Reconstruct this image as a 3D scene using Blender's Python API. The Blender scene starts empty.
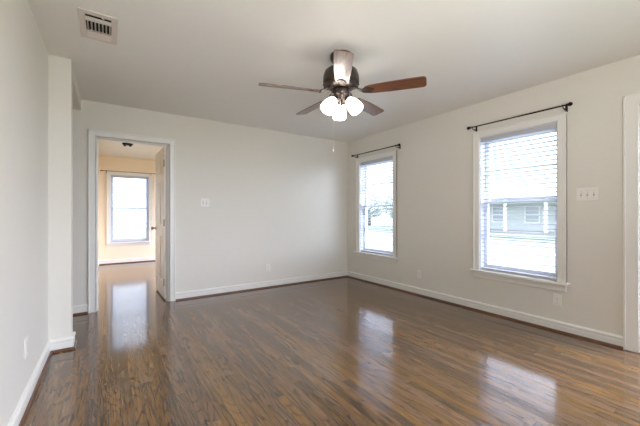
import bpy, bmesh, math, random
from mathutils import Vector, Matrix

S = bpy.context.scene
COL = S.collection
R = math.radians

# ------------------------------------------------------------------ camera, world, exposure
W_PX, FOCAL_PX = 640.0, 314.5
cam_d = bpy.data.cameras.new('camera')
cam_d.sensor_width = 36.0
cam_d.lens = 36.0 * FOCAL_PX / W_PX
cam_d.shift_y = 0.9 / W_PX
cam_d.clip_start = 0.02
cam = bpy.data.objects.new('camera', cam_d)
COL.objects.link(cam)
cam.location = (0, 0, 1.137)
cam.rotation_euler = (R(90), 0, R(-33.84))
S.camera = cam

world = bpy.data.worlds.new('overcast_sky')
S.world = world
world.use_nodes = True
wn = world.node_tree
bg = wn.nodes['Background']
SKY = 3.0
FILL_GLOW = 12.0            # extra sky brightness added to the right and rear to light the walls
# a bright overcast sky: whitest near the horizon, faintly bluer overhead
tc = wn.nodes.new('ShaderNodeTexCoord')
sep = wn.nodes.new('ShaderNodeSeparateXYZ')
rmp = wn.nodes.new('ShaderNodeValToRGB')
rmp.color_ramp.elements[0].position = 0.0
rmp.color_ramp.elements[0].color = (0.76, 0.82, 1.0, 1)
rmp.color_ramp.elements[1].position = 0.8
rmp.color_ramp.elements[1].color = (0.74, 0.81, 1.0, 1)
wn.links.new(tc.outputs['Generated'], sep.inputs[0])
wn.links.new(sep.outputs['Z'], rmp.inputs[0])
wn.links.new(rmp.outputs[0], bg.inputs[0])
dotn = wn.nodes.new('ShaderNodeVectorMath')
dotn.operation = 'DOT_PRODUCT'
dotn.inputs[1].default_value = Vector((0.75, -0.65, 0.25)).normalized()
wn.links.new(tc.outputs['Generated'], dotn.inputs[0])
fill_glow = wn.nodes.new('ShaderNodeMapRange')
fill_glow.interpolation_type = 'SMOOTHSTEP'
fill_glow.inputs['From Min'].default_value = 0.4
fill_glow.inputs['From Max'].default_value = 1.0
fill_glow.inputs['To Min'].default_value = SKY
fill_glow.inputs['To Max'].default_value = SKY + FILL_GLOW
wn.links.new(dotn.outputs['Value'], fill_glow.inputs['Value'])
# overcast luminance: three times as bright overhead as at the horizon
zen = wn.nodes.new('ShaderNodeMapRange')
zen.inputs['To Min'].default_value = 1.0
zen.inputs['To Max'].default_value = 3.0
wn.links.new(sep.outputs['Z'], zen.inputs['Value'])
mulz = wn.nodes.new('ShaderNodeMath')
mulz.operation = 'MULTIPLY'
wn.links.new(fill_glow.outputs[0], mulz.inputs[0])
wn.links.new(zen.outputs[0], mulz.inputs[1])
wn.links.new(mulz.outputs[0], bg.inputs[1])

vs = S.view_settings
vs.view_transform = 'Standard'
vs.look = 'None'
vs.gamma = 1.0
vs.use_curve_mapping = False
vs.exposure = 0.14
S.display_settings.display_device = 'sRGB'
cy = S.cycles
cy.max_bounces = 14
cy.diffuse_bounces = 9
cy.glossy_bounces = 5
cy.transmission_bounces = 6
cy.transparent_max_bounces = 16
cy.sample_clamp_indirect = 8.0
cy.use_denoising = True
cy.denoising_prefilter = 'ACCURATE'
cy.caustics_reflective = False
cy.caustics_refractive = False

# ------------------------------------------------------------------ dimensions (metres)
H = 2.44
XR, YB, XL = 3.604, 4.483, -0.412
YP, XP, TP = 3.37, -0.265, 0.13
YREAR = -3.3
TW = 0.17            # outer wall thickness
TI = 0.12            # inner wall thickness
XFL, YF = -0.205, 8.56
HALL_X, HALL_Z = -1.75, 2.315
WZ0, WZ1 = 0.485, 2.035
W1 = (3.36, 4.14)
W2 = (1.24, 2.02)
W3X = (0.02, 0.80)
DR = (-0.22, 0.686)
DB = (-0.127, 0.648)
DZ = 2.035


def portal(loc, rot, sx, sy):
    d = bpy.data.lights.new('window_portal', 'AREA')
    d.shape = 'RECTANGLE'
    d.size, d.size_y = sx, sy
    d.energy = 1.0
    d.cycles.is_portal = True
    o = bpy.data.objects.new('window_portal', d)
    o.location, o.rotation_euler = loc, rot
    COL.objects.link(o)


XO = XR + TW + 0.02
for y0, y1, z0, z1 in ((W1[0], W1[1], WZ0, WZ1), (W2[0], W2[1], WZ0, WZ1), (DR[0], DR[1], 0, DZ),
                       (-2.3, -1.0, 0.6, 2.1), (5.0, 8.2, 0.5, 2.2)):
    portal((XO, (y0 + y1) / 2, (z0 + z1) / 2), (R(90), 0, R(90)), y1 - y0, z1 - z0)
portal((0.41, YF + TW + 0.02, 1.26), (R(-90), 0, 0), 0.8, 1.56)
portal((2.22, YREAR - TW - 0.02, 1.32), (R(90), 0, 0), 2.3, 1.7)

# added area light behind the camera, brightening the ceiling as a bounced flashgun would
def fill_light(loc, target, watts, size):
    d = bpy.data.lights.new('bounce_fill', 'AREA')
    d.shape = 'DISK'
    d.size = size
    d.energy = watts
    d.color = (1.0, 0.99, 0.97)
    d.spread = R(130)
    o = bpy.data.objects.new('bounce_fill', d)
    o.location = loc
    o.rotation_euler = (Vector(target) - Vector(loc)).to_track_quat('-Z', 'Y').to_euler()
    COL.objects.link(o)


fill_light((0.75, -0.7, 1.0), (1.15, 0.55, 2.44), 33, 0.9)

# ------------------------------------------------------------------ materials


def new_mat(name):
    m = bpy.data.materials.new(name)
    m.use_nodes = True
    return m, m.node_tree, m.node_tree.nodes['Principled BSDF']


def lin(c):
    def f(v):
        v /= 255.0
        return v / 12.92 if v <= 0.04045 else ((v + 0.055) / 1.055) ** 2.4
    return (f(c[0]), f(c[1]), f(c[2]), 1)


def plain(name, rgb, rough=0.5, metal=0.0, bump=0.0, bscale=60.0, vary=0.0, spec=0.5, coat=0.0):
    m, nt, b = new_mat(name)
    b.inputs['Base Color'].default_value = lin(rgb)
    b.inputs['Roughness'].default_value = rough
    b.inputs['Metallic'].default_value = metal
    b.inputs['Specular IOR Level'].default_value = spec
    b.inputs['Coat Weight'].default_value = coat
    t = nt.nodes.new('ShaderNodeTexCoord')
    n = nt.nodes.new('ShaderNodeTexNoise')
    n.inputs['Scale'].default_value = bscale
    n.inputs['Detail'].default_value = 3
    nt.links.new(t.outputs['Object'], n.inputs['Vector'])
    if bump:
        bp = nt.nodes.new('ShaderNodeBump')
        bp.inputs['Strength'].default_value = bump
        bp.inputs['Distance'].default_value = 0.002
        nt.links.new(n.outputs['Fac'], bp.inputs['Height'])
        nt.links.new(bp.outputs[0], b.inputs['Normal'])
    if vary:
        n2 = nt.nodes.new('ShaderNodeTexNoise')
        n2.inputs['Scale'].default_value = bscale * 0.1
        nt.links.new(t.outputs['Object'], n2.inputs['Vector'])
        mx = nt.nodes.new('ShaderNodeMix')
        mx.data_type = 'RGBA'
        c = lin(rgb)
        mx.inputs['A'].default_value = tuple(v * (1 - vary) for v in c[:3]) + (1,)
        mx.inputs['B'].default_value = tuple(min(1, v * (1 + vary)) for v in c[:3]) + (1,)
        nt.links.new(n2.outputs['Fac'], mx.inputs['Factor'])
        nt.links.new(mx.outputs['Result'], b.inputs['Base Color'])
    return m


M = {}
M['wall'] = plain('cream_wall_paint', (227, 224, 215), 0.55, bump=0.12, bscale=160, vary=0.012, spec=0.35)
M['ceiling'] = plain('ceiling_paint', (231, 229, 223), 0.42, bump=0.10, bscale=120, vary=0.012, spec=0.45)
M['peach'] = plain('peach_wall_paint', (246, 230, 206), 0.6, bump=0.12, bscale=160, vary=0.012)
M['trim'] = plain('white_trim_paint', (236, 235, 230), 0.32, bump=0.03, bscale=30)
M['sash'] = plain('white_sash_paint', (226, 229, 236), 0.4, bump=0.03, bscale=30)
M['slat'] = plain('white_blind_slat', (192, 194, 202), 0.38, bump=0.02, bscale=40)
M['door'] = plain('white_door_paint', (232, 230, 224), 0.3, bump=0.04, bscale=30)
M['plate'] = plain('white_plastic', (238, 236, 230), 0.28, bump=0.01, bscale=20)
M['plate_slot'] = plain('dark_slot', (140, 136, 130), 0.6)
M['vent'] = plain('white_vent_enamel', (214, 205, 196), 0.4, bump=0.05, bscale=60)
M['dark'] = plain('duct_shade_black', (22, 20, 18), 0.9)
M['rod'] = plain('oil_rubbed_bronze', (38, 30, 28), 0.38, 0.7, bump=0.03)
M['rod_gold'] = plain('brown_bronze_rod', (120, 84, 58), 0.4, 0.5, bump=0.03)
M['fan_metal'] = plain('aged_pewter_bronze', (80, 70, 65), 0.3, 0.8, bump=0.05, bscale=25, vary=0.15)
M['nickel'] = plain('satin_nickel', (172, 160, 146), 0.28, 1.0)
M['brass'] = plain('dull_brass', (120, 96, 66), 0.35, 0.9)
M['chain'] = plain('bead_chain', (205, 203, 198), 0.35, 0.3)
M['strip'] = plain('brown_weatherstrip', (120, 86, 62), 0.6)
M['siding'] = plain('grey_green_siding', (196, 202, 198), 0.8, bump=0.2, bscale=20)
M['house_white'] = plain('white_house_trim', (225, 225, 222), 0.6)
M['shingle'] = plain('grey_shingles', (165, 165, 166), 0.9, bump=0.5, bscale=30, vary=0.1)
M['house_glass'] = plain('house_window_glass', (168, 174, 178), 0.1)
M['grass'] = plain('lawn_grass', (98, 108, 86), 0.95, bump=0.6, bscale=40, vary=0.2)
M['concrete'] = plain('pale_concrete', (140, 138, 134), 0.9, bump=0.3, bscale=30, vary=0.08)
M['asphalt'] = plain('street_asphalt', (88, 88, 88), 0.9, bump=0.4, bscale=60, vary=0.08)
M['bark'] = plain('tree_bark', (96, 86, 78), 0.95, bump=0.8, bscale=15, vary=0.2)
M['leaf'] = plain('tree_leaves', (172, 178, 174), 0.8, vary=0.25, bscale=20)
M['brick'] = plain('outer_brick', (128, 92, 76), 0.9, bump=0.4, bscale=40, vary=0.15)


def wood(name, base, dark, board=None, grain_scale=1.0, rough=0.2, coat=0.0, spec=0.5, axis='Y', ior=1.5):
    """stained wood; with board=(width, length) it is laid as strip flooring along Y"""
    m, nt, b = new_mat(name)
    N, L = nt.nodes, nt.links

    def math_(op, a, bb=None, c=None):
        n = N.new('ShaderNodeMath')
        n.operation = op
        for i, v in enumerate((a, bb, c)):
            if v is None:
                continue
            if isinstance(v, (int, float)):
                n.inputs[i].default_value = v
            else:
                L.new(v, n.inputs[i])
        return n.outputs[0]

    t = N.new('ShaderNodeTexCoord')
    sp = N.new('ShaderNodeSeparateXYZ')
    L.new(t.outputs['Object'], sp.inputs[0])
    x, y, z = sp.outputs[0], sp.outputs[1], sp.outputs[2]
    if axis == 'X':
        x, y = y, x
    if board:
        u = math_('DIVIDE', x, board[0])
        iu = math_('FLOOR', u)
        fu = math_('FRACT', u)
        w1 = N.new('ShaderNodeTexWhiteNoise')
        w1.noise_dimensions = '1D'
        L.new(iu, w1.inputs['W'])
        v = math_('ADD', math_('DIVIDE', y, board[1]), math_('MULTIPLY', w1.outputs['Value'], 9.7))
        iv = math_('FLOOR', v)
        fv = math_('FRACT', v)
        cid = N.new('ShaderNodeCombineXYZ')
        L.new(iu, cid.inputs[0])
        L.new(iv, cid.inputs[1])
        w2 = N.new('ShaderNodeTexWhiteNoise')
        w2.noise_dimensions = '3D'
        L.new(cid.outputs[0], w2.inputs['Vector'])
        rnd = w2.outputs['Value']
        rsep = N.new('ShaderNodeSeparateColor')
        L.new(w2.outputs['Color'], rsep.inputs[0])
        rnd2 = rsep.outputs[1]
    else:
        rnd = 0.37
        rnd2 = 0.61
    # grain coordinates: stretched along the board and shifted per board
    gx = math_('ADD', math_('MULTIPLY', x, 1.0), math_('MULTIPLY', rnd, 31.0))
    gy = math_('ADD', math_('MULTIPLY', y, 0.12), math_('MULTIPLY', rnd2, 17.0))
    gc = N.new('ShaderNodeCombineXYZ')
    L.new(gx, gc.inputs[0])
    L.new(gy, gc.inputs[1])
    L.new(z, gc.inputs[2])
    fcx = N.new('ShaderNodeCombineXYZ')         # finer fibres, drawn out much further along the board
    L.new(gx, fcx.inputs[0])
    L.new(math_('MULTIPLY', gy, 0.3), fcx.inputs[1])
    L.new(z, fcx.inputs[2])
    # cathedral figure: iso-lines of a stretched noise
    n1 = N.new('ShaderNodeTexNoise')
    n1.inputs['Scale'].default_value = 7.0 * grain_scale
    n1.inputs['Detail'].default_value = 1.5
    n1.inputs['Roughness'].default_value = 0.4
    L.new(gc.outputs[0], n1.inputs['Vector'])
    rings = math_('FRACT', math_('MULTIPLY', n1.outputs['Fac'], 17.0))
    tri = math_('ABSOLUTE', math_('SUBTRACT', rings, 0.5))      # 0..0.5
    rline = N.new('ShaderNodeMapRange')
    rline.interpolation_type = 'SMOOTHSTEP'
    rline.inputs['From Min'].default_value = 0.0
    rline.inputs['From Max'].default_value = 0.17
    L.new(tri, rline.inputs['Value'])                             # 0 in the dark line
    # fine pores
    n2 = N.new('ShaderNodeTexNoise')
    n2.inputs['Scale'].default_value = 230.0 * grain_scale
    n2.inputs['Detail'].default_value = 2
    L.new(fcx.outputs[0], n2.inputs['Vector'])
    # broad streaks
    n3 = N.new('ShaderNodeTexNoise')
    n3.inputs['Scale'].default_value = 60.0 * grain_scale
    n3.inputs['Detail'].default_value = 3
    L.new(fcx.outputs[0], n3.inputs['Vector'])
    g = math_('MULTIPLY_ADD', n3.outputs['Fac'], 0.40, math_('MULTIPLY', n2.outputs['Fac'], 0.60))
    g = math_('ADD', g, math_('MULTIPLY', rline.outputs[0], 0.17))
    pore = N.new('ShaderNodeMapRange')
    pore.interpolation_type = 'SMOOTHSTEP'
    pore.inputs['From Min'].default_value = 0.52
    pore.inputs['From Max'].default_value = 0.66
    n4 = N.new('ShaderNodeTexNoise')
    n4.inputs['Scale'].default_value = 120.0 * grain_scale
    n4.inputs['Detail'].default_value = 1
    L.new(fcx.outputs[0], n4.inputs['Vector'])
    L.new(n4.outputs['Fac'], pore.inputs['Value'])
    g = math_('SUBTRACT', g, math_('MULTIPLY', pore.outputs[0], 0.20))
    if board:
        g = math_('ADD', g, math_('MULTIPLY', math_('SUBTRACT', rnd, 0.5), 0.24))
    ramp = N.new('ShaderNodeValToRGB')
    e = ramp.color_ramp.elements
    e[0].position = 0.33
    e[0].color = lin(dark)
    e[1].position = 0.92
    e[1].color = lin(base)
    mid = e.new(0.62)
    mid.color = tuple((p * 0.55 + q * 0.45) for p, q in zip(lin(dark), lin(base)))
    L.new(g, ramp.inputs[0])
    col = ramp.outputs[0]
    hgt = math_('MULTIPLY', n3.outputs['Fac'], 0.05)
    if board:
        hs = N.new('ShaderNodeHueSaturation')
        L.new(math_('MULTIPLY_ADD', rnd2, 0.010, 0.494), hs.inputs['Hue'])
        L.new(math_('MULTIPLY_ADD', rnd2, 0.2, 0.85), hs.inputs['Saturation'])
        hs.inputs['Value'].default_value = 1.0
        L.new(col, hs.inputs['Color'])
        # seams
        eu = math_('MULTIPLY', math_('MINIMUM', fu, math_('SUBTRACT', 1.0, fu)), board[0])
        ev = math_('MULTIPLY', math_('MINIMUM', fv, math_('SUBTRACT', 1.0, fv)), board[1])
        ed = math_('MINIMUM', eu, ev)
        sm = N.new('ShaderNodeMapRange')
        sm.inputs['From Min'].default_value = 0.0003
        sm.inputs['From Max'].default_value = 0.0016
        L.new(ed, sm.inputs['Value'])
        mx = N.new('ShaderNodeMix')
        mx.data_type = 'RGBA'
        mx.inputs['A'].default_value = tuple(v * 0.55 for v in lin(dark)[:3]) + (1,)
        L.new(sm.outputs[0], mx.inputs['Factor'])
        L.new(hs.outputs[0], mx.inputs['B'])
        col = mx.outputs['Result']
        hgt = math_('ADD', hgt, sm.outputs[0])
        # each strip sits at a very slightly different height
        hgt = math_('ADD', hgt, math_('MULTIPLY', rnd, 0.3))
    L.new(col, b.inputs['Base Color'])
    b.inputs['Roughness'].default_value = rough
    b.inputs['Specular IOR Level'].default_value = spec
    b.inputs['Coat Weight'].default_value = coat
    b.inputs['Coat Roughness'].default_value = 0.12
    b.inputs['IOR'].default_value = ior
    bp = N.new('ShaderNodeBump')
    bp.inputs['Strength'].default_value = 0.22
    bp.inputs['Distance'].default_value = 0.0006
    L.new(hgt, bp.inputs['Height'])
    L.new(bp.outputs[0], b.inputs['Normal'])
    L.new(bp.outputs[0], b.inputs['Coat Normal'])
    return m


M['floor'] = wood('oak_strip_floor', (148, 108, 65), (58, 41, 26), board=(0.0571, 1.05), rough=0.11, spec=0.5, ior=2.05)
M['shoe'] = wood('stained_shoe_molding', (128, 88, 60), (66, 42, 29), rough=0.35)
M['blade'] = wood('walnut_fan_blade', (140, 84, 48), (58, 34, 24), rough=0.32, spec=1.0, coat=0.4, grain_scale=0.8, axis='X')

# thin window glass: mostly clear with a fresnel reflection
m, nt, b = new_mat('window_glass')
nt.nodes.remove(b)
tr = nt.nodes.new('ShaderNodeBsdfTransparent')
gl = nt.nodes.new('ShaderNodeBsdfGlossy')
gl.inputs['Roughness'].default_value = 0.02
fc = nt.nodes.new('ShaderNodeLayerWeight')       # Schlick reflectance from the viewing angle
fc.inputs['Blend'].default_value = 0.5
pw = nt.nodes.new('ShaderNodeMath')
pw.operation = 'POWER'
pw.inputs[1].default_value = 5.0
nt.links.new(fc.outputs['Facing'], pw.inputs[0])
fr = nt.nodes.new('ShaderNodeMath')
fr.operation = 'MULTIPLY_ADD'
fr.inputs[1].default_value = 0.9
fr.inputs[2].default_value = 0.05
nt.links.new(pw.outputs[0], fr.inputs[0])
mx = nt.nodes.new('ShaderNodeMixShader')
tr.inputs['Color'].default_value = (0.96, 0.98, 0.98, 1)
nt.links.new(fr.outputs[0], mx.inputs[0])
nt.links.new(tr.outputs[0], mx.inputs[1])
nt.links.new(gl.outputs[0], mx.inputs[2])
nt.links.new(mx.outputs[0], nt.nodes['Material Output'].inputs[0])
M['glass'] = m

# frosted glass shades lit by their bulbs
m, nt, b = new_mat('lit_frosted_glass')
b.inputs['Base Color'].default_value = (0.9, 0.88, 0.84, 1)
b.inputs['Roughness'].default_value = 0.25
b.inputs['Emission Color'].default_value = (1.0, 0.93, 0.84, 1)
b.inputs['Emission Strength'].default_value = 9.0
M['shade'] = m
m, nt, b = new_mat('glowing_bulb')
b.inputs['Emission Color'].default_value = (1.0, 0.93, 0.84, 1)
b.inputs['Emission Strength'].default_value = 25.0
M['bulb'] = m

# ------------------------------------------------------------------ mesh helpers


def box(bm, x0, x1, y0, y1, z0, z1, bev=0.0):
    vs_ = [bm.verts.new((x, y, z)) for x in (min(x0, x1), max(x0, x1)) for y in (min(y0, y1), max(y0, y1))
           for z in (min(z0, z1), max(z0, z1))]
    fs = [(0, 1, 3, 2), (4, 6, 7, 5), (0, 4, 5, 1), (2, 3, 7, 6), (0, 2, 6, 4), (1, 5, 7, 3)]
    faces = [bm.faces.new([vs_[i] for i in f]) for f in fs]
    if bev:
        ed = list({e for f in faces for e in f.edges})
        bmesh.ops.bevel(bm, geom=ed, offset=bev, segments=2, affect='EDGES', profile=0.5)
    return vs_


def tube(bm, pts, r, seg=12, cap=True):
    """round bar through the points; r is one radius or one per point"""
    pts = [Vector(p) for p in pts]
    rs = r if isinstance(r, (list, tuple)) else [r] * len(pts)
    rings = []
    for i, p in enumerate(pts):
        d = (pts[min(i + 1, len(pts) - 1)] - pts[max(i - 1, 0)]).normalized()
        a = Vector((0, 0, 1)) if abs(d.z) < 0.9 else Vector((1, 0, 0))
        u = d.cross(a).normalized()
        v = d.cross(u).normalized()
        rings.append([bm.verts.new(p + (u * math.cos(2 * math.pi * k / seg) + v * math.sin(2 * math.pi * k / seg)) * rs[i])
                      for k in range(seg)])
    for a, b_ in zip(rings, rings[1:]):
        for k in range(seg):
            bm.faces.new((a[k], a[(k + 1) % seg], b_[(k + 1) % seg], b_[k])).smooth = True
    if cap:
        bm.faces.new(rings[0][::-1])
        bm.faces.new(rings[-1])


def lathe(bm, prof, mat=Matrix.Identity(4), seg=32):
    """prof: (radius, z) pairs turned round Z, then moved by mat"""
    rings = []
    for r_, z_ in prof:
        if r_ < 1e-5:
            rings.append([bm.verts.new(mat @ Vector((0, 0, z_)))])
        else:
            rings.append([bm.verts.new(mat @ Vector((r_ * math.cos(2 * math.pi * k / seg), r_ * math.sin(2 * math.pi * k / seg), z_)))
                          for k in range(seg)])
    for a, b_ in zip(rings, rings[1:]):
        for k in range(seg):
            k2 = (k + 1) % seg
            if len(a) == 1 and len(b_) == 1:
                continue
            if len(a) == 1:
                f = bm.faces.new((a[0], b_[k2], b_[k]))
            elif len(b_) == 1:
                f = bm.faces.new((a[k], a[k2], b_[0]))
            else:
                f = bm.faces.new((a[k], a[k2], b_[k2], b_[k]))
            f.smooth = True


def prism(bm, outline, z0, z1, mat=Matrix.Identity(4), bev=0.0):
    lo = [bm.verts.new(mat @ Vector((x, y, z0))) for x, y in outline]
    hi = [bm.verts.new(mat @ Vector((x, y, z1))) for x, y in outline]
    fs = [bm.faces.new(lo[::-1]), bm.faces.new(hi)]
    n = len(outline)
    for i in range(n):
        fs.append(bm.faces.new((lo[i], lo[(i + 1) % n], hi[(i + 1) % n], hi[i])))
    if bev:
        ed = list({e for f in fs[:2] for e in f.edges})
        bmesh.ops.bevel(bm, geom=ed, offset=bev, segments=2, affect='EDGES')


def sweep(bm, path, prof, closed_ends=True):
    """moulding: prof (distance off the wall, height) carried along a floor-plan path whose LEFT side is the room"""
    P = [Vector((p[0], p[1])) for p in path]
    offs = []
    for i, p in enumerate(P):
        ds = []
        if i > 0:
            ds.append((P[i] - P[i - 1]).normalized())
        if i < len(P) - 1:
            ds.append((P[i + 1] - P[i]).normalized())
        ns = [Vector((-d.y, d.x)) for d in ds]
        if len(ns) == 2:
            b_ = (ns[0] + ns[1])
            b_ = b_ / (b_.dot(ns[0]))
        else:
            b_ = ns[0]
        offs.append(b_)
    rings = [[bm.verts.new((p.x + o.x * d, p.y + o.y * d, z)) for d, z in prof] for p, o in zip(P, offs)]
    n = len(prof)
    for a, b_ in zip(rings, rings[1:]):
        for k in range(n):
            bm.faces.new((a[k], a[(k + 1) % n], b_[(k + 1) % n], b_[k]))
    if closed_ends:
        bm.faces.new(rings[0])
        bm.faces.new(rings[-1][::-1])


def obj(name, bm, mat, parent=None, at=None):
    bmesh.ops.recalc_face_normals(bm, faces=bm.faces)
    me = bpy.data.meshes.new(name)
    bm.to_mesh(me)
    bm.free()
    me.materials.append(M[mat] if isinstance(mat, str) else mat)
    o = bpy.data.objects.new(name, me)
    COL.objects.link(o)
    if parent:
        o.parent = parent
    if at is not None:
        o.location = at
    return o


def struct(name, bm, mat, parent=None):
    o = obj(name, bm, mat, parent)
    if not parent:
        o['kind'] = 'structure'
    return o


def empty(name, loc=(0, 0, 0), rz=0.0):
    o = bpy.data.objects.new(name, None)
    o.empty_display_size = 0.1
    COL.objects.link(o)
    o.location = loc
    o.rotation_euler = (0, 0, rz)
    return o


def thing(name, label, cat, loc=(0, 0, 0), rz=0.0, group=None):
    o = empty(name, loc, rz)
    o['label'], o['category'] = label, cat
    if group:
        o['group'] = group
    return o


def dup(root, loc, rz, label):
    r_ = root.copy()
    COL.objects.link(r_)
    r_.location = loc
    r_.rotation_euler = (0, 0, rz)
    r_['label'] = label
    for ch in list(root.children):
        c = ch.copy()
        COL.objects.link(c)
        c.parent = r_
        for g_ in ch.children:
            d = g_.copy()
            COL.objects.link(d)
            d.parent = c
    return r_


B = bmesh.new

# ------------------------------------------------------------------ room shell


def wall_y(bm, x0, x1, y0, y1, z0, z1, holes):
    """wall running along Y with rectangular holes (ya, yb, za, zb)"""
    y = y0
    for ya, yb, za, zb in sorted(holes):
        if ya > y:
            box(bm, x0, x1, y, ya, z0, z1)
        if za > z0:
            box(bm, x0, x1, ya, yb, z0, za)
        if zb < z1:
            box(bm, x0, x1, ya, yb, zb, z1)
        y = yb
    if y < y1:
        box(bm, x0, x1, y, y1, z0, z1)


def wall_x(bm, x0, x1, y0, y1, z0, z1, holes):
    x = x0
    for xa, xb, za, zb in sorted(holes):
        if xa > x:
            box(bm, x, xa, y0, y1, z0, z1)
        if za > z0:
            box(bm, xa, xb, y0, y1, z0, za)
        if zb < z1:
            box(bm, xa, xb, y0, y1, zb, z1)
        x = xb
    if x < x1:
        box(bm, x, x1, y0, y1, z0, z1)


bm = B()
box(bm, HALL_X - 0.2, XR + TW, YREAR - TW, YF + TW, -0.12, 0.0)
struct('floor', bm, 'floor')
bm = B()
box(bm, HALL_X - 0.2, XR + TW, YREAR - TW, YB + TI / 2, H, H + 0.12)
struct('ceiling', bm, 'ceiling')
bm = B()
box(bm, HALL_X - 0.2, XR + TW, YB + TI / 2, YF + TW, H, H + 0.12)
struct('ceiling_far_room', bm, 'ceiling')

bm = B()
wall_y(bm, XR, XR + TW, YREAR - TW, YB, 0, H,
       [(W1[0], W1[1], WZ0, WZ1), (W2[0], W2[1], WZ0, WZ1), (DR[0], DR[1], 0, DZ), (-2.3, -1.0, 0.6, 2.1)])
struct('wall_right', bm, 'wall')
# the partition with the doorway: cream on this side, peach on the far side
bm = B()
wall_x(bm, HALL_X, XR + TW, YB, YB + 0.1, 0, H, [(DB[0], DB[1], 0, DZ)])
struct('wall_back', bm, 'wall')
bm = B()
wall_x(bm, XFL - 0.1, XR, YB + 0.1, YB + TI, 0, H, [(DB[0], DB[1], 0, DZ)])
struct('wall_back_far_side', bm, 'peach')
bm = B()
box(bm, XL - 0.12, XL, YREAR, YP + TP, 0, H)
box(bm, XL, XP, YP, YP + TP, 0, H)
struct('wall_left', bm, 'wall')
bm = B()
wall_x(bm, HALL_X, XR + TW, YREAR - TW, YREAR, 0, H, [(1.1, 2.15, 0.5, 2.15), (2.3, 3.35, 0.5, 2.15)])
struct('wall_rear', bm, 'wall')
# dropped soffit over the little side hall
bm = B()
box(bm, HALL_X, XP, YP + TP, YB, HALL_Z, H)
struct('ceiling_hall_soffit', bm, 'wall')
bm = B()
box(bm, HALL_X - 0.12, HALL_X, YP, YB + 0.1, 0, H)
box(bm, HALL_X, XL - 0.12, YP, YP + TP, 0, H)
struct('wall_hall', bm, 'wall')
# far room
bm = B()
box(bm, XFL - 0.1, XFL, YB + TI, YF, 0, H)
struct('wall_far_left', bm, 'peach')
bm = B()
wall_x(bm, XFL - 0.1, XR + TW, YF, YF + TW, 0, H, [(W3X[0], W3X[1], WZ0, WZ1)])
struct('wall_far', bm, 'peach')
bm = B()
wall_y(bm, XR, XR + TW, YB, YF, 0, H, [(5.0, 8.2, 0.5, 2.2)])
struct('wall_far_right', bm, 'peach')

# ------------------------------------------------------------------ baseboards with stained shoe moulding
BASE = [(0, 0), (0.015, 0), (0.015, 0.062), (0.012, 0.066), (0.012, 0.078), (0.020, 0.082), (0.019, 0.092), (0.008, 0.102), (0, 0.104)]
SHOE = [(0.0149, 0.0)] + [(0.0149 + 0.016 * math.cos(R(a)), 0.020 * math.sin(R(a))) for a in range(0, 91, 15)]


def baseboard(name, path, lab=None):
    bm = B()
    sweep(bm, path, BASE)
    o = struct(name, bm, 'trim')
    bm = B()
    sweep(bm, path, SHOE)
    s = obj('shoe_molding', bm, 'shoe', o)
    s['label'] = 'brown stained shoe molding'
    return o


baseboard('baseboard_right', [(XR, DR[1] + 0.088), (XR, YB), (DB[1] + 0.072, YB)])
baseboard('baseboard_hall', [(DB[0] - 0.076, YB), (HALL_X, YB), (HALL_X, YP + TP), (XL - 0.12, YP + TP), (XP, YP + TP),
                             (XP, YP), (XL, YP), (XL, YREAR)])
baseboard('baseboard_far', [(XR, YF), (XFL, YF), (XFL, YB + TI)])
baseboard('baseboard_rear', [(XL, YREAR), (XR, YREAR), (XR, DR[0] - 0.088)])

# ------------------------------------------------------------------ windows
# local frame: X along the wall, Y out through the wall, Z up; origin at opening centre, inner wall face


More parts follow.
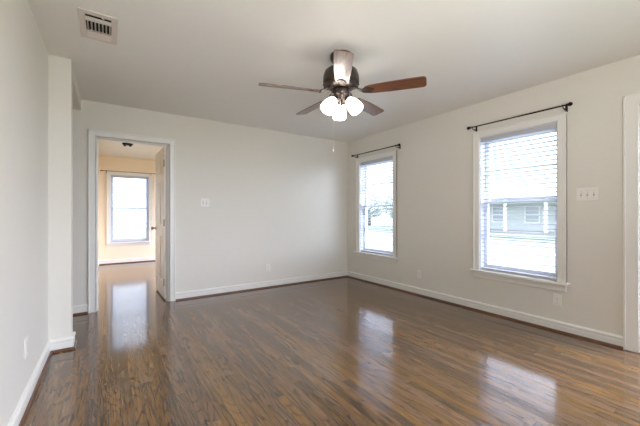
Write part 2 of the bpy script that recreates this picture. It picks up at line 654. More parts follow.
def make_window(name, loc, rz, w, z0=WZ0, z1=WZ1, muntins=True):
    t = empty(name, loc, rz)
    t['kind'] = 'structure'
    h = w / 2
    cw = 0.068
    bm = B()      # casing: flat boards with a back band
    for s in (-1, 1):
        box(bm, s * (h - 0.004), s * (h + cw), -0.018, 0.0, z0, z1 + 0.0, 0.003)
        box(bm, s * (h + cw - 0.014), s * (h + cw), -0.027, 0.0, z0, z1 + cw, 0.003)
    box(bm, -(h + cw), h + cw, -0.018, 0.0, z1 - 0.004, z1 + cw, 0.003)
    box(bm, -(h + cw + 0.004), h + cw + 0.004, -0.029, 0.0, z1 + cw - 0.014, z1 + cw, 0.003)
    obj('casing', bm, 'trim', t)
    bm = B()
    box(bm, -(h + cw + 0.03), h + cw + 0.03, -0.058, 0.004, z0 - 0.028, z0, 0.006)
    box(bm, -h, h, 0.0, 0.07, z0 - 0.028, z0 + 0.002)
    obj('window_sill', bm, 'trim', t)
    bm = B()
    box(bm, -(h + cw - 0.004), h + cw - 0.004, -0.018, 0.0, z0 - 0.09, z0 - 0.028, 0.004)
    obj('apron', bm, 'trim', t)
    bm = B()      # jamb liners and the outer sill
    jt = 0.012
    for s in (-1, 1):
        box(bm, s * (h - jt), s * h, 0.0, TW, z0, z1)
    box(bm, -h, h, 0.0, TW, z1 - jt, z1)
    box(bm, -h, h, 0.07, TW + 0.04, z0 - 0.02, z0 + 0.012)
    obj('jamb', bm, 'sash', t)
    zm = (z0 + z1) / 2 + 0.012

    def sash(a, b_, y0, y1, bot, top):
        bm = B()
        st = 0.044
        x = h - jt
        for s in (-1, 1):
            box(bm, s * (x - st), s * x, y0, y1, a, b_, 0.003)
        box(bm, -x + st, x - st, y0, y1, a, a + bot, 0.003)
        box(bm, -x + st, x - st, y0, y1, b_ - top, b_, 0.003)
        if muntins:
            zc = (a + bot + b_ - top) / 2
            box(bm, -x + st, x - st, y0 + 0.004, y1 - 0.004, zc - 0.009, zc + 0.009, 0.002)
        so = obj('sash', bm, 'sash', t)
        bm = B()
        ym = (y0 + y1) / 2
        box(bm, -x + st - 0.005, x - st + 0.005, ym - 0.0015, ym + 0.0015, a + bot - 0.005, b_ - top + 0.005)
        obj('pane', bm, 'glass', so)
    sash(z0 + 0.012, zm + 0.018, 0.078, 0.108, 0.055, 0.036)
    sash(zm - 0.018, z1 - jt, 0.110, 0.140, 0.036, 0.045)
    return t


make_window('window_1', (XR, (W2[0] + W2[1]) / 2, 0), R(-90), W2[1] - W2[0])
make_window('window_2', (XR, (W1[0] + W1[1]) / 2, 0), R(-90), W1[1] - W1[0])
make_window('window_3', ((W3X[0] + W3X[1]) / 2, YF, 0), 0, W3X[1] - W3X[0])


def make_blind(name, label, loc, rz, w, cords=2, wand=-1):
    t = thing(name, label, 'blind', loc, rz, 'white horizontal window blinds')
    h = w / 2 - 0.016
    bm = B()
    box(bm, -h, h, 0.010, 0.060, WZ1 - 0.052, WZ1 - 0.013, 0.002)
    obj('headrail', bm, 'slat', t)
    bm = B()
    box(bm, -h - 0.002, h + 0.002, 0.002, 0.009, WZ1 - 0.064, WZ1 - 0.013, 0.002)
    obj('valance', bm, 'slat', t)
    bm = B()
    z = WZ1 - 0.088
    zb = WZ0 + 0.040
    n = int((z - zb) / 0.0455)
    for i in range(n + 1):
        zz = z - i * (z - zb) / n
        if i == n:
            break
        # a gently crowned slat
        prof = [(0.010, 0), (0.020, 0.0026), (0.035, 0.0036), (0.050, 0.0026), (0.060, 0)]
        tilt = -0.12
        lo, hi = [], []
        for x in (-h, h):
            a = [bm.verts.new((x, y, zz + dz + (y - 0.035) * tilt)) for y, dz in prof]
            c = [bm.verts.new((x, y, zz + dz + 0.0038 + (y - 0.035) * tilt)) for y, dz in prof]
            lo.append(a)
            hi.append(c)
        for k in range(4):
            bm.faces.new((lo[0][k], lo[1][k], lo[1][k + 1], lo[0][k + 1]))
            bm.faces.new((hi[0][k], hi[0][k + 1], hi[1][k + 1], hi[1][k]))
            for q in (0, 1):
                bm.faces.new((lo[q][k], lo[q][k + 1], hi[q][k + 1], hi[q][k]))
        for k in (0, 4):
            bm.faces.new((lo[0][k], lo[1][k], hi[1][k], hi[0][k]))
    obj('slats', bm, 'slat', t)
    bm = B()
    box(bm, -h, h, 0.010, 0.060, WZ0 + 0.004, WZ0 + 0.028, 0.004)
    obj('bottom_rail', bm, 'slat', t)
    for k in range(cords):
        x = -h + 0.10 + k * (2 * h - 0.20) / max(1, cords - 1)
        bm = B()
        for y in (0.009, 0.061):
            tube(bm, [(x, y, WZ0 + 0.02), (x, y, WZ1 - 0.05)], 0.0010, 6)
        obj('lift_cord', bm, 'slat', t)
    x = wand * (h - 0.055)
    bm = B()
    tube(bm, [(x, 0.0, WZ1 - 0.07), (x, -0.003, WZ1 - 0.62)], 0.0035, 6)
    tube(bm, [(x, 0.004, WZ1 - 0.05), (x, 0.0, WZ1 - 0.07)], 0.0015, 6)
    obj('tilt_wand', bm, 'slat', t)
    return t


make_blind('window_blind', 'white horizontal blind in the larger, nearer window beside the three-gang switch plate',
           (XR, (W2[0] + W2[1]) / 2, 0), R(-90), W2[1] - W2[0])
make_blind('window_blind', 'white horizontal blind in the window nearest the corner of the room',
           (XR, (W1[0] + W1[1]) / 2, 0), R(-90), W1[1] - W1[0])
make_blind('window_blind', 'white horizontal blind in the window seen through the open doorway',
           ((W3X[0] + W3X[1]) / 2, YF, 0), 0, W3X[1] - W3X[0])

# unseen plain windows added for daylight, behind the camera and in the far room


def plain_window(name, horizontal, p, a0, a1, z0, z1):
    bm = B()
    f = 0.05

    def bx(u0, u1, za, zb):
        if horizontal:
            box(bm, u0, u1, p + 0.06, p + 0.10, za, zb)
        else:
            box(bm, p + 0.06, p + 0.10, u0, u1, za, zb)
    bx(a0, a0 + f, z0, z1)
    bx(a1 - f, a1, z0, z1)
    bx(a0 + f, a1 - f, z0, z0 + f)
    bx(a0 + f, a1 - f, z1 - f, z1)
    bx(a0 + f, a1 - f, (z0 + z1) / 2 - 0.02, (z0 + z1) / 2 + 0.02)
    struct(name, bm, 'sash')


plain_window('window_4', True, YREAR - TW, 1.1, 2.15, 0.5, 2.15)
plain_window('window_5', True, YREAR - TW, 2.3, 3.35, 0.5, 2.15)
plain_window('window_6', False, XR, -2.3, -1.0, 0.6, 2.1)
plain_window('window_7', False, XR, 5.0, 8.2, 0.5, 2.2)

# ------------------------------------------------------------------ doorway to the far room with its open six-panel door
t = empty('door_1', (0, 0, 0))
t['kind'] = 'structure'


def casing_x(parent, x0, x1, y, s, ztop, cw):
    """door casing on a wall that runs along X; s=-1 puts it on the near face"""
    bm = B()
    for a, b_ in ((x0 - cw, x0 - 0.006), (x1 + 0.006, x1 + cw)):
        box(bm, a, b_, y, y + s * 0.018, 0, ztop + cw, 0.003)
    for a, b_ in ((x0 - cw - 0.003, x0 - cw + 0.012), (x1 + cw - 0.012, x1 + cw + 0.003)):
        box(bm, a, b_, y, y + s * 0.025, 0, ztop + cw + 0.003, 0.003)
    box(bm, x0 - 0.006, x1 + 0.006, y, y + s * 0.018, ztop + 0.006, ztop + cw, 0.003)
    box(bm, x0 - cw - 0.003, x1 + cw + 0.003, y, y + s * 0.025, ztop + cw - 0.012, ztop + cw + 0.003, 0.003)
    obj('casing', bm, 'trim', parent)


casing_x(t, DB[0], DB[1], YB, -1, DZ, 0.070)
casing_x(t, DB[0], DB[1], YB + TI, 1, DZ, 0.066)
bm = B()
for a, b_ in ((DB[0] - 0.006, DB[0] + 0.010), (DB[1] - 0.010, DB[1] + 0.006)):
    box(bm, a, b_, YB, YB + TI, 0, DZ, 0.001)
box(bm, DB[0], DB[1], YB, YB + TI, DZ - 0.010, DZ + 0.006, 0.001)
# door stop
for a, b_ in ((DB[0] + 0.010, DB[0] + 0.021), (DB[1] - 0.021, DB[1] - 0.010)):
    box(bm, a, b_, YB + 0.035, YB + 0.072, 0, DZ - 0.01, 0.002)
box(bm, DB[0] + 0.01, DB[1] - 0.01, YB + 0.035, YB + 0.072, DZ - 0.021, DZ - 0.01, 0.002)
obj('jamb', bm, 'trim', t)


def six_panel(bm, w, h, th, z0):
    """leaf in local frame: X 0..w from hinge, thickness along Y 0..th"""
    st, mid = 0.105, 0.09
    rails = [(0, 0.21), (0.80, 0.96), (1.56, 1.66), (1.90, h)]
    d = 0.009
    box(bm, 0.02, w - 0.02, d, th - d, z0 + 0.02, z0 + h - 0.02)
    for a, b_ in ((0, st), (w - st, w)):
        box(bm, a, b_, 0, th, z0, z0 + h, 0.002)
    for a, b_ in rails:
        box(bm, st, w - st, 0, th, z0 + a, z0 + b_, 0.002)
    for (a, b_) in ((0.21, 0.80), (0.96, 1.56), (1.66, 1.90)):
        box(bm, w / 2 - mid / 2, w / 2 + mid / 2, 0, th, z0 + a, z0 + b_, 0.002)
        for xa, xb in ((st, w / 2 - mid / 2), (w / 2 + mid / 2, w - st)):
            for ya, yb in ((0.003, d + 0.001), (th - d - 0.001, th - 0.003)):
                # raised field with sloping edges
                i0, i1 = 0.018, 0.045
                yo = ya if ya < th / 2 else yb
                yi = d if ya < th / 2 else th - d
                o_ = [bm.verts.new((x, yi, z)) for x, z in ((xa + i0, z0 + a + i0), (xb - i0, z0 + a + i0), (xb - i0, z0 + b_ - i0), (xa + i0, z0 + b_ - i0))]
                n_ = [bm.verts.new((x, yo, z)) for x, z in ((xa + i1, z0 + a + i1), (xb - i1, z0 + a + i1), (xb - i1, z0 + b_ - i1), (xa + i1, z0 + b_ - i1))]
                bm.faces.new(n_)
                for k in range(4):
                    bm.faces.new((o_[k], o_[(k + 1) % 4], n_[(k + 1) % 4], n_[k]))


LW = 0.762
bm = B()
six_panel(bm, LW, 2.0, 0.036, 0.026)
leaf = obj('door_leaf', bm, 'door', t)
leaf.location = (DB[1] - 0.012, YB + 0.078, 0)
leaf.rotation_euler = (0, 0, R(91.5))     # opened into the far room
for s, face in ((1, 0.036), (-1, 0.0)):
    bm = B()
    mt = Matrix.Translation((LW - 0.065, face, 0.925)) @ Matrix.Rotation(R(-90 * s), 4, 'X')
    lathe(bm, [(0, 0), (0.030, 0), (0.030, 0.004), (0.012, 0.009), (0.010, 0.030), (0.020, 0.036), (0.027, 0.048), (0.025, 0.060), (0.012, 0.066), (0, 0.067)], mt, 24)
    k = obj('door_knob', bm, 'nickel', leaf)
    k['label'] = 'satin metal round door knob'
for z in (0.24, 1.02, 1.80):
    bm = B()
    tube(bm, [(-0.004, 0.040, z - 0.045), (-0.004, 0.040, z + 0.045)], 0.006, 10)
    box(bm, 0.0, 0.030, 0.0355, 0.0375, z - 0.045, z + 0.045)
    obj('hinge', bm, 'brass', leaf)

# ------------------------------------------------------------------ entry door opening at the right edge
t = empty('door_2', (0, 0, 0))
t['kind'] = 'structure'
bm = B()
cw = 0.086
for a, b_ in ((DR[0] - cw, DR[0] + 0.004), (DR[1] - 0.004, DR[1] + cw)):
    box(bm, XR - 0.018, XR, a, b_, 0, DZ + cw, 0.003)
for a, b_ in ((DR[0] - cw - 0.003, DR[0] - cw + 0.012), (DR[1] + cw - 0.012, DR[1] + cw + 0.003)):
    box(bm, XR - 0.026, XR, a, b_, 0, DZ + cw + 0.003, 0.003)
box(bm, XR - 0.018, XR, DR[0], DR[1], DZ - 0.004, DZ + cw, 0.003)
box(bm, XR - 0.026, XR, DR[0] - cw, DR[1] + cw, DZ + cw - 0.012, DZ + cw + 0.003, 0.003)
obj('casing', bm, 'trim', t)
bm = B()
for a, b_ in ((DR[0], DR[0] + 0.012), (DR[1] - 0.012, DR[1])):
    box(bm, XR, XR + TW, a, b_, 0, DZ)
box(bm, XR, XR + TW, DR[0], DR[1], DZ - 0.012, DZ)
obj('jamb', bm, 'trim', t)
bm = B()
for a, b_ in ((DR[0] + 0.012, DR[0] + 0.022), (DR[1] - 0.022, DR[1] - 0.012)):
    box(bm, XR + 0.003, XR + 0.030, a, b_, 0.0, DZ - 0.012)
o = obj('weatherstrip', bm, 'strip', t)
o['label'] = 'brown weatherstrip'
bm = B()
box(bm, XR + 0.032, XR + 0.060, DR[1] - 0.0145, DR[1] - 0.0115, 0.86, 0.93, 0.001)
box(bm, XR + 0.032, XR + 0.060, DR[1] - 0.0145, DR[1] - 0.0115, 1.05, 1.09, 0.001)
obj('strike_plate', bm, 'nickel', t)
bm = B()
box(bm, XR, XR + TW + 0.02, DR[0] + 0.012, DR[1] - 0.012, 0, 0.016, 0.003)
obj('threshold', bm, 'nickel', t)
bm = B()       # glazed storm door in the outer half of the frame
sx = XR + 0.11
a, b_ = DR[0] + 0.014, DR[1] - 0.014
box(bm, sx, sx + 0.03, a, a + 0.08, 0.018, DZ - 0.014, 0.002)
box(bm, sx, sx + 0.03, b_ - 0.08, b_, 0.018, DZ - 0.014, 0.002)
box(bm, sx, sx + 0.03, a + 0.08, b_ - 0.08, 0.018, 0.22, 0.002)
box(bm, sx, sx + 0.03, a + 0.08, b_ - 0.08, DZ - 0.10, DZ - 0.014, 0.002)
sd = obj('storm_door', bm, 'sash', t)
bm = B()
box(bm, sx + 0.013, sx + 0.017, a + 0.075, b_ - 0.075, 0.215, DZ - 0.095)
obj('pane', bm, 'glass', sd)

# ------------------------------------------------------------------ curtain rods


def curtain_rod(label, loc, rz, half, bx_, mat, r=0.0075, z=2.148, fin=0.019):
    """local X along the wall, -Y into the room"""
    t = thing('curtain_rod', label, 'curtain rod', loc, rz)
    off = -0.08
    bm = B()
    tube(bm, [(-half, off, z), (half * 0.1, off, z)], r * 0.85, 12)
    tube(bm, [(half * 0.1 - 0.01, off, z), (half, off, z)], r, 12)
    obj('rod', bm, mat, t)
    for s in (-1, 1):
        bm = B()
        mt = Matrix.Translation((s * half, off, z)) @ Matrix.Rotation(R(90 * s), 4, 'Y')
        lathe(bm, [(r + 0.001, -0.012), (r + 0.005, -0.010), (r + 0.005, -0.004), (r, 0.0), (fin * 0.7, 0.004), (fin, 0.016), (fin * 0.9, 0.026), (fin * 0.5, 0.035), (0, 0.037)], mt, 20)
        obj('finial', bm, mat, t)
        bm = B()
        x = s * bx_
        box(bm, x - 0.010, x + 0.010, -0.004, 0.0, z - 0.045, z + 0.015, 0.001)
        tube(bm, [(x, -0.002, z - 0.030), (x, -0.045, z - 0.030), (x, off - 0.004, z - 0.014 - r), (x, off - 0.014, z - 0.002), (x, off - 0.014, z + 0.006)], 0.0045, 8)
        tube(bm, [(x, -0.002, z - 0.006), (x, -0.05, z - 0.026)], 0.004, 8)
        obj('bracket', bm, mat, t)
    return t


curtain_rod('dark bronze curtain rod above the larger, nearer window', (XR, (1.11 + 2.12) / 2, 0), R(-90), 0.475, 0.44, 'rod')
curtain_rod('dark bronze curtain rod above the window nearest the room corner', (XR, (3.16 + 4.26) / 2, 0), R(-90), 0.515, 0.48, 'rod')
curtain_rod('thin brown curtain rod in the peach room seen through the doorway', (0.39, YF, 0), 0, 0.52, 0.44, 'rod_gold', 0.006, 2.10, 0.012)

# ------------------------------------------------------------------ switches and outlets (local -Y faces the room)


def plate_base(bm, w, h):
    box(bm, -w / 2, w / 2, -0.0065, 0.0, -h / 2, h / 2, 0.0025)


def switch_plate(label, loc, rz, gangs):
    t = thing('light_switch_plate', label, 'light switch', loc, rz)
    w = 0.070 + 0.0457 * (gangs - 1)
    bm = B()
    plate_base(bm, w, 0.116)
    obj('cover_plate', bm, 'plate', t)
    for k in range(gangs):
        x = (k - (gangs - 1) / 2) * 0.0457
        bm = B()
        box(bm, x - 0.0055, x + 0.0055, -0.0072, -0.0060, -0.0125, 0.0125)
        obj('switch_slot', bm, 'plate_slot', t)
        bm = B()
        vs_ = box(bm, x - 0.0042, x + 0.0042, -0.019, -0.006, -0.002, 0.009)
        obj('toggle', bm, 'plate', t)
        for zz in (-0.030, 0.030):
            bm = B()
            lathe(bm, [(0, 0.0008), (0.0025, 0.0005), (0.003, 0)], Matrix.Translation((x, -0.0065, zz)) @ Matrix.Rotation(R(90), 4, 'X'), 10)
            obj('screw', bm, 'nickel', t)
    return t


def outlet(label, loc, rz):
    t = thing('wall_outlet', label, 'outlet', loc, rz)
    bm = B()
    plate_base(bm, 0.070, 0.114)
    obj('cover_plate', bm, 'plate', t)
    for zz in (-0.0195, 0.0195):
        bm = B()
        pts = []
        for k in range(24):
            a = 2 * math.pi * k / 24
            pts.append((max(-0.0145, min(0.0145, 0.017 * math.cos(a))), max(-0.0125, min(0.0125, 0.017 * math.sin(a)))))
        prism(bm, pts, 0.0, 0.0085, Matrix.Translation((0, 0, zz)) @ Matrix.Rotation(R(90), 4, 'X'))
        rc = obj('receptacle', bm, 'plate', t)
        bm = B()
        for xx, hh in ((-0.0065, 0.0045), (0.0065, 0.0038)):
            box(bm, xx - 0.0011, xx + 0.0011, -0.0092, -0.0080, zz + 0.002 - hh, zz + 0.002 + hh)
        box(bm, -0.002, 0.002, -0.0092, -0.0080, zz - 0.010, zz - 0.0065)
        obj('slot', bm, 'plate_slot', rc)
    bm = B()
    lathe(bm, [(0, 0.0008), (0.0025, 0.0005), (0.003, 0)], Matrix.Translation((0, -0.0065, 0)) @ Matrix.Rotation(R(90), 4, 'X'), 10)
    obj('screw', bm, 'nickel', t)
    return t


switch_plate('white two-gang switch plate on the back wall right of the doorway', (1.094, YB, 1.292), 0, 2)
switch_plate('white three-gang switch plate on the wall between window and entry door casing', (XR, 1.018, 1.314), R(-90), 3)
outlet('white outlet low on the back wall, right of the two-gang switch', (2.038, YB, 0.307), 0)
outlet('white outlet just below the sill of the larger, nearer window', (XR, 1.249, 0.302), R(-90))
outlet('white outlet low on the right wall between the two windows', (XR, 2.878, 0.292), R(-90))
outlet('white outlet low on the left wall near its baseboard', (XL, 2.52, 0.348), R(90))

# ------------------------------------------------------------------ ceiling register
t = thing('ceiling_vent', 'white metal three-way ceiling vent with dark louvre gaps at upper left', 'air vent', (-0.059, 2.68, H))
vx, vy = 0.108, 0.193
ix, iy = 0.072, 0.150
bm = B()
z0, z1 = -0.010, 0.0
for (a, b_, c, d) in ((-vx, vx, -vy, -iy), (-vx, vx, iy, vy), (-vx, -ix, -iy, iy), (ix, vx, -iy, iy)):
    box(bm, a, b_, c, d, z0, z1, 0.002)
for yy in (-0.082, 0.068):
    box(bm, -ix, ix, yy - 0.004, yy + 0.004, -0.014, -0.002)
obj('frame', bm, 'vent', t)
bm = B()
box(bm, -ix, ix, -iy, iy, -0.0012, 0.0)  # flat black sheet painted in for the shade behind the louvres
obj('duct_shade_sheet', bm, 'dark', t)


def louvre(bm, cx, cyy, length, along, tilt, wd=0.020):
    c, s = math.cos(R(tilt)), math.sin(R(tilt))
    zc = -0.0115
    th = 0.0012
    pts = []
    for u in (-wd / 2, wd / 2):
        for v in (-th / 2, th / 2):
            pts.append((u * c - v * s, zc + u * s + v * c))
    vsx = []
    for l in (-length / 2, length / 2):
        for p in (pts[0], pts[1], pts[3], pts[2]):
            vsx.append(bm.verts.new((cx + l, cyy + p[0], p[1]) if along == 'X' else (cx + p[0], cyy + l, p[1])))
    a_, b2 = vsx[:4], vsx[4:]
    bm.faces.new(a_)
    bm.faces.new(b2[::-1])
    for k in range(4):
        bm.faces.new((a_[k], b2[k], b2[(k + 1) % 4], a_[(k + 1) % 4]))


bm = B()
for yy in (-0.113,):
    louvre(bm, 0, yy, 2 * ix, 'X', -20, 0.020)
for k in range(7):
    louvre(bm, -ix + 0.011 + k * 0.0208, -0.007, 0.142, 'Y', 66, 0.017)
for k in range(4):
    louvre(bm, 0, 0.082 + k * 0.020, 2 * ix, 'X', -28, 0.021)
obj('louvres', bm, 'vent', t)
bm = B()
tube(bm, [(0.02, -0.17, -0.008), (0.02, -0.17, -0.020), (0.032, -0.17, -0.026)], 0.003, 8)
obj('damper_lever', bm, 'vent', t)

# ------------------------------------------------------------------ ceiling fixture in the far room
t = thing('ceiling_light', 'small dark bronze ceiling light fixture seen through the doorway top', 'ceiling light', (0.285, 6.84, H))
bm = B()
lathe(bm, [(0, 0), (0.088, 0), (0.090, -0.006), (0.082, -0.020), (0.050, -0.028), (0, -0.030)])
obj('ceiling_pan', bm, 'rod', t)
for s in (-1, 1):
    bm = B()
    tube(bm, [(s * 0.030, 0, -0.024), (s * 0.062, -0.0, -0.040)], 0.019, 14)
    obj('socket', bm, 'rod', t)

# ------------------------------------------------------------------ ceiling fan
FX, FY = 1.580, 2.047
FA0 = math.atan2(-FY, -FX) + R(1.5)          # first blade points at the camera, a touch turned
BZ = 2.128 - H
t = thing('ceiling_fan', 'five-blade walnut ceiling fan with three lit frosted glass shades', 'ceiling fan', (FX, FY, H))
bm = B()
lathe(bm, [(0, 0), (0.088, 0), (0.090, -0.008), (0.088, -0.030), (0.078, -0.052), (0.060, -0.066), (0.045, -0.072), (0.045, -0.12), (0, -0.12)], seg=40)
obj('canopy', bm, 'fan_metal', t)
bm = B()
lathe(bm, [(0, -0.105), (0.060, -0.105), (0.105, -0.116), (0.134, -0.140), (0.146, -0.175), (0.148, -0.205), (0.146, -0.212), (0.149, -0.218),
           (0.146, -0.226), (0.132, -0.252), (0.105, -0.272), (0.075, -0.282), (0, -0.284)], seg=48)
mh = obj('motor_housing', bm, 'fan_metal', t)
bm = B()
for k in range(20):
    a = 2 * math.pi * k / 20
    mt = Matrix.Rotation(a, 4, 'Z') @ Matrix.Translation((0.137, 0, -0.241)) @ Matrix.Rotation(R(35), 4, 'Y')
    prism(bm, [(-0.012, -0.012), (0.012, -0.012), (0.012, 0.012), (-0.012, 0.012)], -0.003, 0.003, mt)
obj('vent_ring', bm, 'rod', mh)
bm = B()
lathe(bm, [(0, -0.280), (0.066, -0.282), (0.070, -0.296), (0.068, -0.325), (0.058, -0.338), (0.052, -0.345), (0.050, -0.372), (0.038, -0.392),
           (0.020, -0.402), (0.012, -0.414), (0, -0.418)], seg=36)
kit = obj('light_fitter', bm, 'fan_metal', t)


def blade_outline(n=10):
    L0, L1 = 0.195, 0.665
    w0, w1 = 0.053, 0.063
    top = [(L0, -w0 * 0.55), (L0 + 0.015, -w0 * 0.85), (L0 + 0.045, -w0), (L0 + 0.20, -w0 - 0.008), (L1 - 0.09, -w1)]
    cr = 0.028
    for k in range(n + 1):
        a = R(-90 + 90 * k / n)
        top.append((L1 - cr + cr * math.cos(a), -w1 + cr + cr * math.sin(a)))
    bot = [(x, -y) for x, y in reversed(top)]
    return top + bot


for i in range(5):
    a = FA0 + i * R(72)
    rot = Matrix.Rotation(a, 4, 'Z')
    bm = B()
    pitch = Matrix.Rotation(R(-13), 4, 'X')
    prism(bm, blade_outline(), -0.003, 0.003, Matrix.Translation((0, 0, BZ)) @ pitch, 0.0015)
    bl = obj('fan_blade', bm, 'blade', t)
    bl.rotation_euler = (0, 0, a)
    bm = B()
    mt = Matrix.Translation((0, 0, BZ)) @ pitch
    # curved arm then a spade plate screwed below the blade
    arm = [(0.085, 0.0, -0.268 - BZ - 0.0), (0.120, 0, 0.030), (0.150, 0, 0.008), (0.185, 0, -0.006)]
    for yo in (-0.014, 0.014):
        tube(bm, [(x, yo * (0.6 + 0.6 * k / 3), z + BZ) for k, (x, y, z) in enumerate(arm)], 0.007, 8)
    prism(bm, [(0.175, -0.022), (0.200, -0.036), (0.235, -0.036), (0.262, -0.018), (0.275, 0.0), (0.262, 0.018), (0.235, 0.036), (0.200, 0.036), (0.175, 0.022)],
          -0.008, -0.003, mt, 0.001)
    for px, py in ((0.205, -0.022), (0.205, 0.022), (0.252, 0.0)):
        lathe(bm, [(0.006, -0.008), (0.005, -0.011), (0, -0.012)], mt @ Matrix.Translation((px, py, 0)), 10)
    ir = obj('blade_iron', bm, 'fan_metal', t)
    ir.rotation_euler = (0, 0, a)

SHD = [(0.022, 0.0), (0.030, -0.006), (0.040, -0.022), (0.049, -0.045), (0.055, -0.070), (0.058, -0.095), (0.058, -0.115), (0.056, -0.126),
       (0.053, -0.125), (0.055, -0.114), (0.055, -0.095), (0.052, -0.070), (0.046, -0.046), (0.037, -0.024), (0.026, -0.010), (0.020, -0.004)]
away = math.atan2(FY, FX) + R(6)
for i in range(3):
    a = away + i * R(120)
    tilt = R(-38)
    base = Matrix.Rotation(a, 4, 'Z')
    mt = base @ Matrix.Translation((0.066, 0, -0.375)) @ Matrix.Rotation(tilt, 4, 'Y')
    bm = B()
    tube(bm, [base @ Vector((0.030, 0, -0.352)), base @ Vector((0.055, 0, -0.352)), mt @ Vector((0, 0, 0.0))], 0.009, 10)
    lathe(bm, [(0, 0.010), (0.018, 0.010), (0.026, 0.0), (0.027, -0.014), (0.018, -0.016), (0, -0.016)], mt, 24)
    obj('shade_holder', bm, 'fan_metal', kit)
    bm = B()
    lathe(bm, SHD, mt, 36)
    sh = obj('glass_shade', bm, 'shade', t)
    bm = B()
    lathe(bm, [(0, -0.014), (0.012, -0.016), (0.014, -0.035), (0.026, -0.060), (0.028, -0.075), (0.020, -0.092), (0, -0.100)], mt, 20)
    obj('light_bulb', bm, 'bulb', sh)


def pull_chain(dx, dy, ztop, length, fob):
    bm = B()
    tube(bm, [(dx, dy, ztop), (dx, dy, ztop - length)], 0.0016, 6)
    n = int(length / 0.012)
    for k in range(n):
        z = ztop - k * 0.012
        lathe(bm, [(0, 0.002), (0.0024, 0), (0, -0.002)], Matrix.Translation((dx, dy, z)), 6)
    c = obj('pull_chain', bm, 'chain', t)
    bm = B()
    lathe(bm, [(0, 0.0), (0.003, -0.002), (0.006, -0.014), (0.007, -0.026), (0.004, -0.034), (0, -0.036)], Matrix.Translation((dx, dy, ztop - length)), 14)
    obj('fob', bm, fob, c)


va = math.radians(33.84)
rx, ry = math.cos(va), -math.sin(va)
fx, fy = math.sin(va), math.cos(va)
pull_chain(-0.066 * rx - 0.03 * fx, -0.066 * ry - 0.03 * fy, -0.330, 0.44, 'chain')
pull_chain(-0.008 * rx - 0.045 * fx, -0.008 * ry - 0.045 * fy, -0.375, 0.10, 'chain')

# ------------------------------------------------------------------ outdoors
GZ = -0.55
bm = B()
box(bm, -30, 17.5, -30, 45, GZ - 0.2, GZ)
bmesh.ops.delete(bm, geom=[], context='VERTS')
g1 = struct('ground_front_lawn', bm, 'grass')
bm = B()
box(bm, 17.5, 24, -40, 60, GZ - 0.25, GZ - 0.06)
struct('ground_street', bm, 'asphalt')
bm = B()
box(bm, 24, 70, -40, 60, GZ - 0.2, GZ)
struct('ground_far_lawn', bm, 'grass')
bm = B()
box(bm, 14.6, 16.0, -30, 45, GZ, GZ + 0.02)
struct('ground_sidewalk', bm, 'concrete')
bm = B()
box(bm, HALL_X - 0.2, XR + TW, YREAR - TW, YF + TW, GZ, -0.12)
struct('wall_foundation', bm, 'brick')

# neighbour's house across the street
t = thing('neighbor_house', 'pale grey-green single-storey house across the street, seen through the larger window', 'house', (30.0, 12.0, GZ))
bm = B()
hy = 7.5
box(bm, 0, 8, -hy, hy, 0, 3.1)
for k in range(24):
    box(bm, -0.02, 0.0, -hy, hy, 0.4 + k * 0.11, 0.4 + k * 0.11 + 0.09)
obj('wall', bm, 'siding', t)
bm = B()
v = [bm.verts.new(p) for p in ((-2.4, -hy - 0.5, 2.9), (-2.4, hy + 0.5, 2.9), (4, hy + 0.5, 4.7), (4, -hy - 0.5, 4.7), (9, -hy - 0.5, 2.9), (9, hy + 0.5, 2.9),
                               (-2.4, -hy - 0.5, 3.05), (-2.4, hy + 0.5, 3.05), (4, hy + 0.5, 4.85), (4, -hy - 0.5, 4.85), (9, -hy - 0.5, 3.05), (9, hy + 0.5, 3.05))]
for f in ((0, 1, 2, 3), (3, 2, 5, 4), (6, 9, 8, 7), (9, 10, 11, 8), (0, 6, 7, 1), (4, 5, 11, 10), (0, 3, 9, 6), (3, 4, 10, 9), (1, 7, 8, 2), (2, 8, 11, 5)):
    bm.faces.new([v[i] for i in f])
obj('roof', bm, 'shingle', t)
for yy in (-7.2, -4.4, -1.6, 1.4, 4.4, 7.2):
    bm = B()
    box(bm, -2.2, -2.0, yy - 0.1, yy + 0.1, 0.25, 2.9)
    obj('porch_post', bm, 'house_white', t)
bm = B()
box(bm, -2.4, 0, -hy, hy, 0, 0.25)
obj('porch_floor', bm, 'concrete', t)
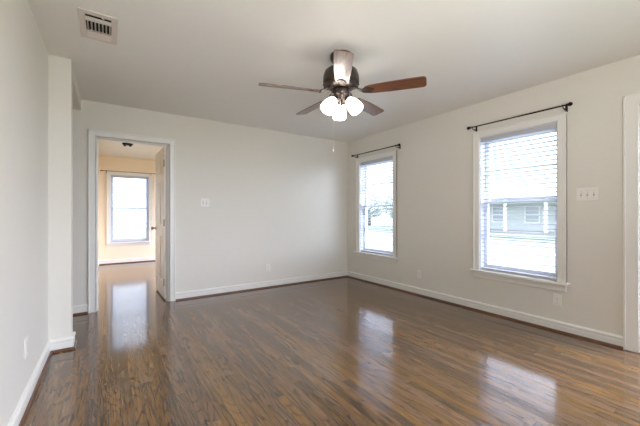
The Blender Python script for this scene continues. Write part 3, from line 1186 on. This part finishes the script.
for yy in (-5.6, -3.0, 0.2, 3.0, 5.6):
    bm = B()
    for a, b_, c, d in ((-0.6, -0.5, 0.9, 2.4), (0.5, 0.6, 0.9, 2.4), (-0.5, 0.5, 0.9, 1.0), (-0.5, 0.5, 2.3, 2.4), (-0.5, 0.5, 1.62, 1.68)):
        box(bm, -0.07, -0.02, yy + a, yy + b_, c, d)
    w_ = obj('house_window', bm, 'house_white', t)
    bm = B()
    box(bm, -0.04, -0.021, yy - 0.5, yy + 0.5, 1.0, 2.3)
    obj('pane', bm, 'house_glass', w_)


def tree(label, loc, hgt, crown_r, seed, n=900):
    rng = random.Random(seed)
    t = thing('shade_tree', label, 'tree', loc)
    bm = B()
    tube(bm, [(0, 0, 0), (0.06, 0.02, hgt * 0.25), (-0.04, 0.05, hgt * 0.5), (0.05, 0, hgt * 0.8)], [0.28, 0.22, 0.16, 0.05], 12)
    for k in range(9):
        a = rng.uniform(0, 6.28)
        z = hgt * rng.uniform(0.3, 0.6)
        r_ = crown_r * rng.uniform(0.5, 0.9)
        tube(bm, [(0, 0, z), (math.cos(a) * r_ * 0.5, math.sin(a) * r_ * 0.5, z + r_ * 0.35), (math.cos(a) * r_, math.sin(a) * r_, z + r_ * 0.6)], [0.09, 0.06, 0.02], 8)
    obj('trunk', bm, 'bark', t)
    bm = B()
    for k in range(n):
        a, u, q = rng.uniform(0, 6.28), rng.uniform(-1, 1), rng.uniform(0.45, 1) ** 0.5
        s = math.sqrt(1 - u * u) * q * crown_r
        c = Vector((s * math.cos(a), s * math.sin(a), hgt * 0.65 + u * q * crown_r * 0.8))
        rot = Matrix.Rotation(rng.uniform(0, 6.28), 4, Vector((rng.gauss(0, 1), rng.gauss(0, 1), rng.gauss(0, 1))).normalized())
        L_ = rng.uniform(0.16, 0.30)
        v = [bm.verts.new(c + (rot @ Vector(p)) * L_) for p in ((-1, 0, 0), (0, -0.6, 0.15), (1, 0, 0), (0, 0.6, 0.15))]
        bm.faces.new(v)
    obj('foliage', bm, 'leaf', t)


for k, (tx, ty, th_, tr_, lab) in enumerate((
        (31.0, 27.6, 4.2, 2.3, 'pale tree across the street, rightmost seen through the corner window'),
        (30.5, 33.0, 4.4, 2.3, 'pale tree across the street, middle one seen through the corner window'),
        (30.0, 38.4, 4.3, 2.3, 'pale tree across the street, leftmost seen through the corner window'))):
    tree(lab, (tx, ty, GZ), th_, tr_, 3 + k, 900)
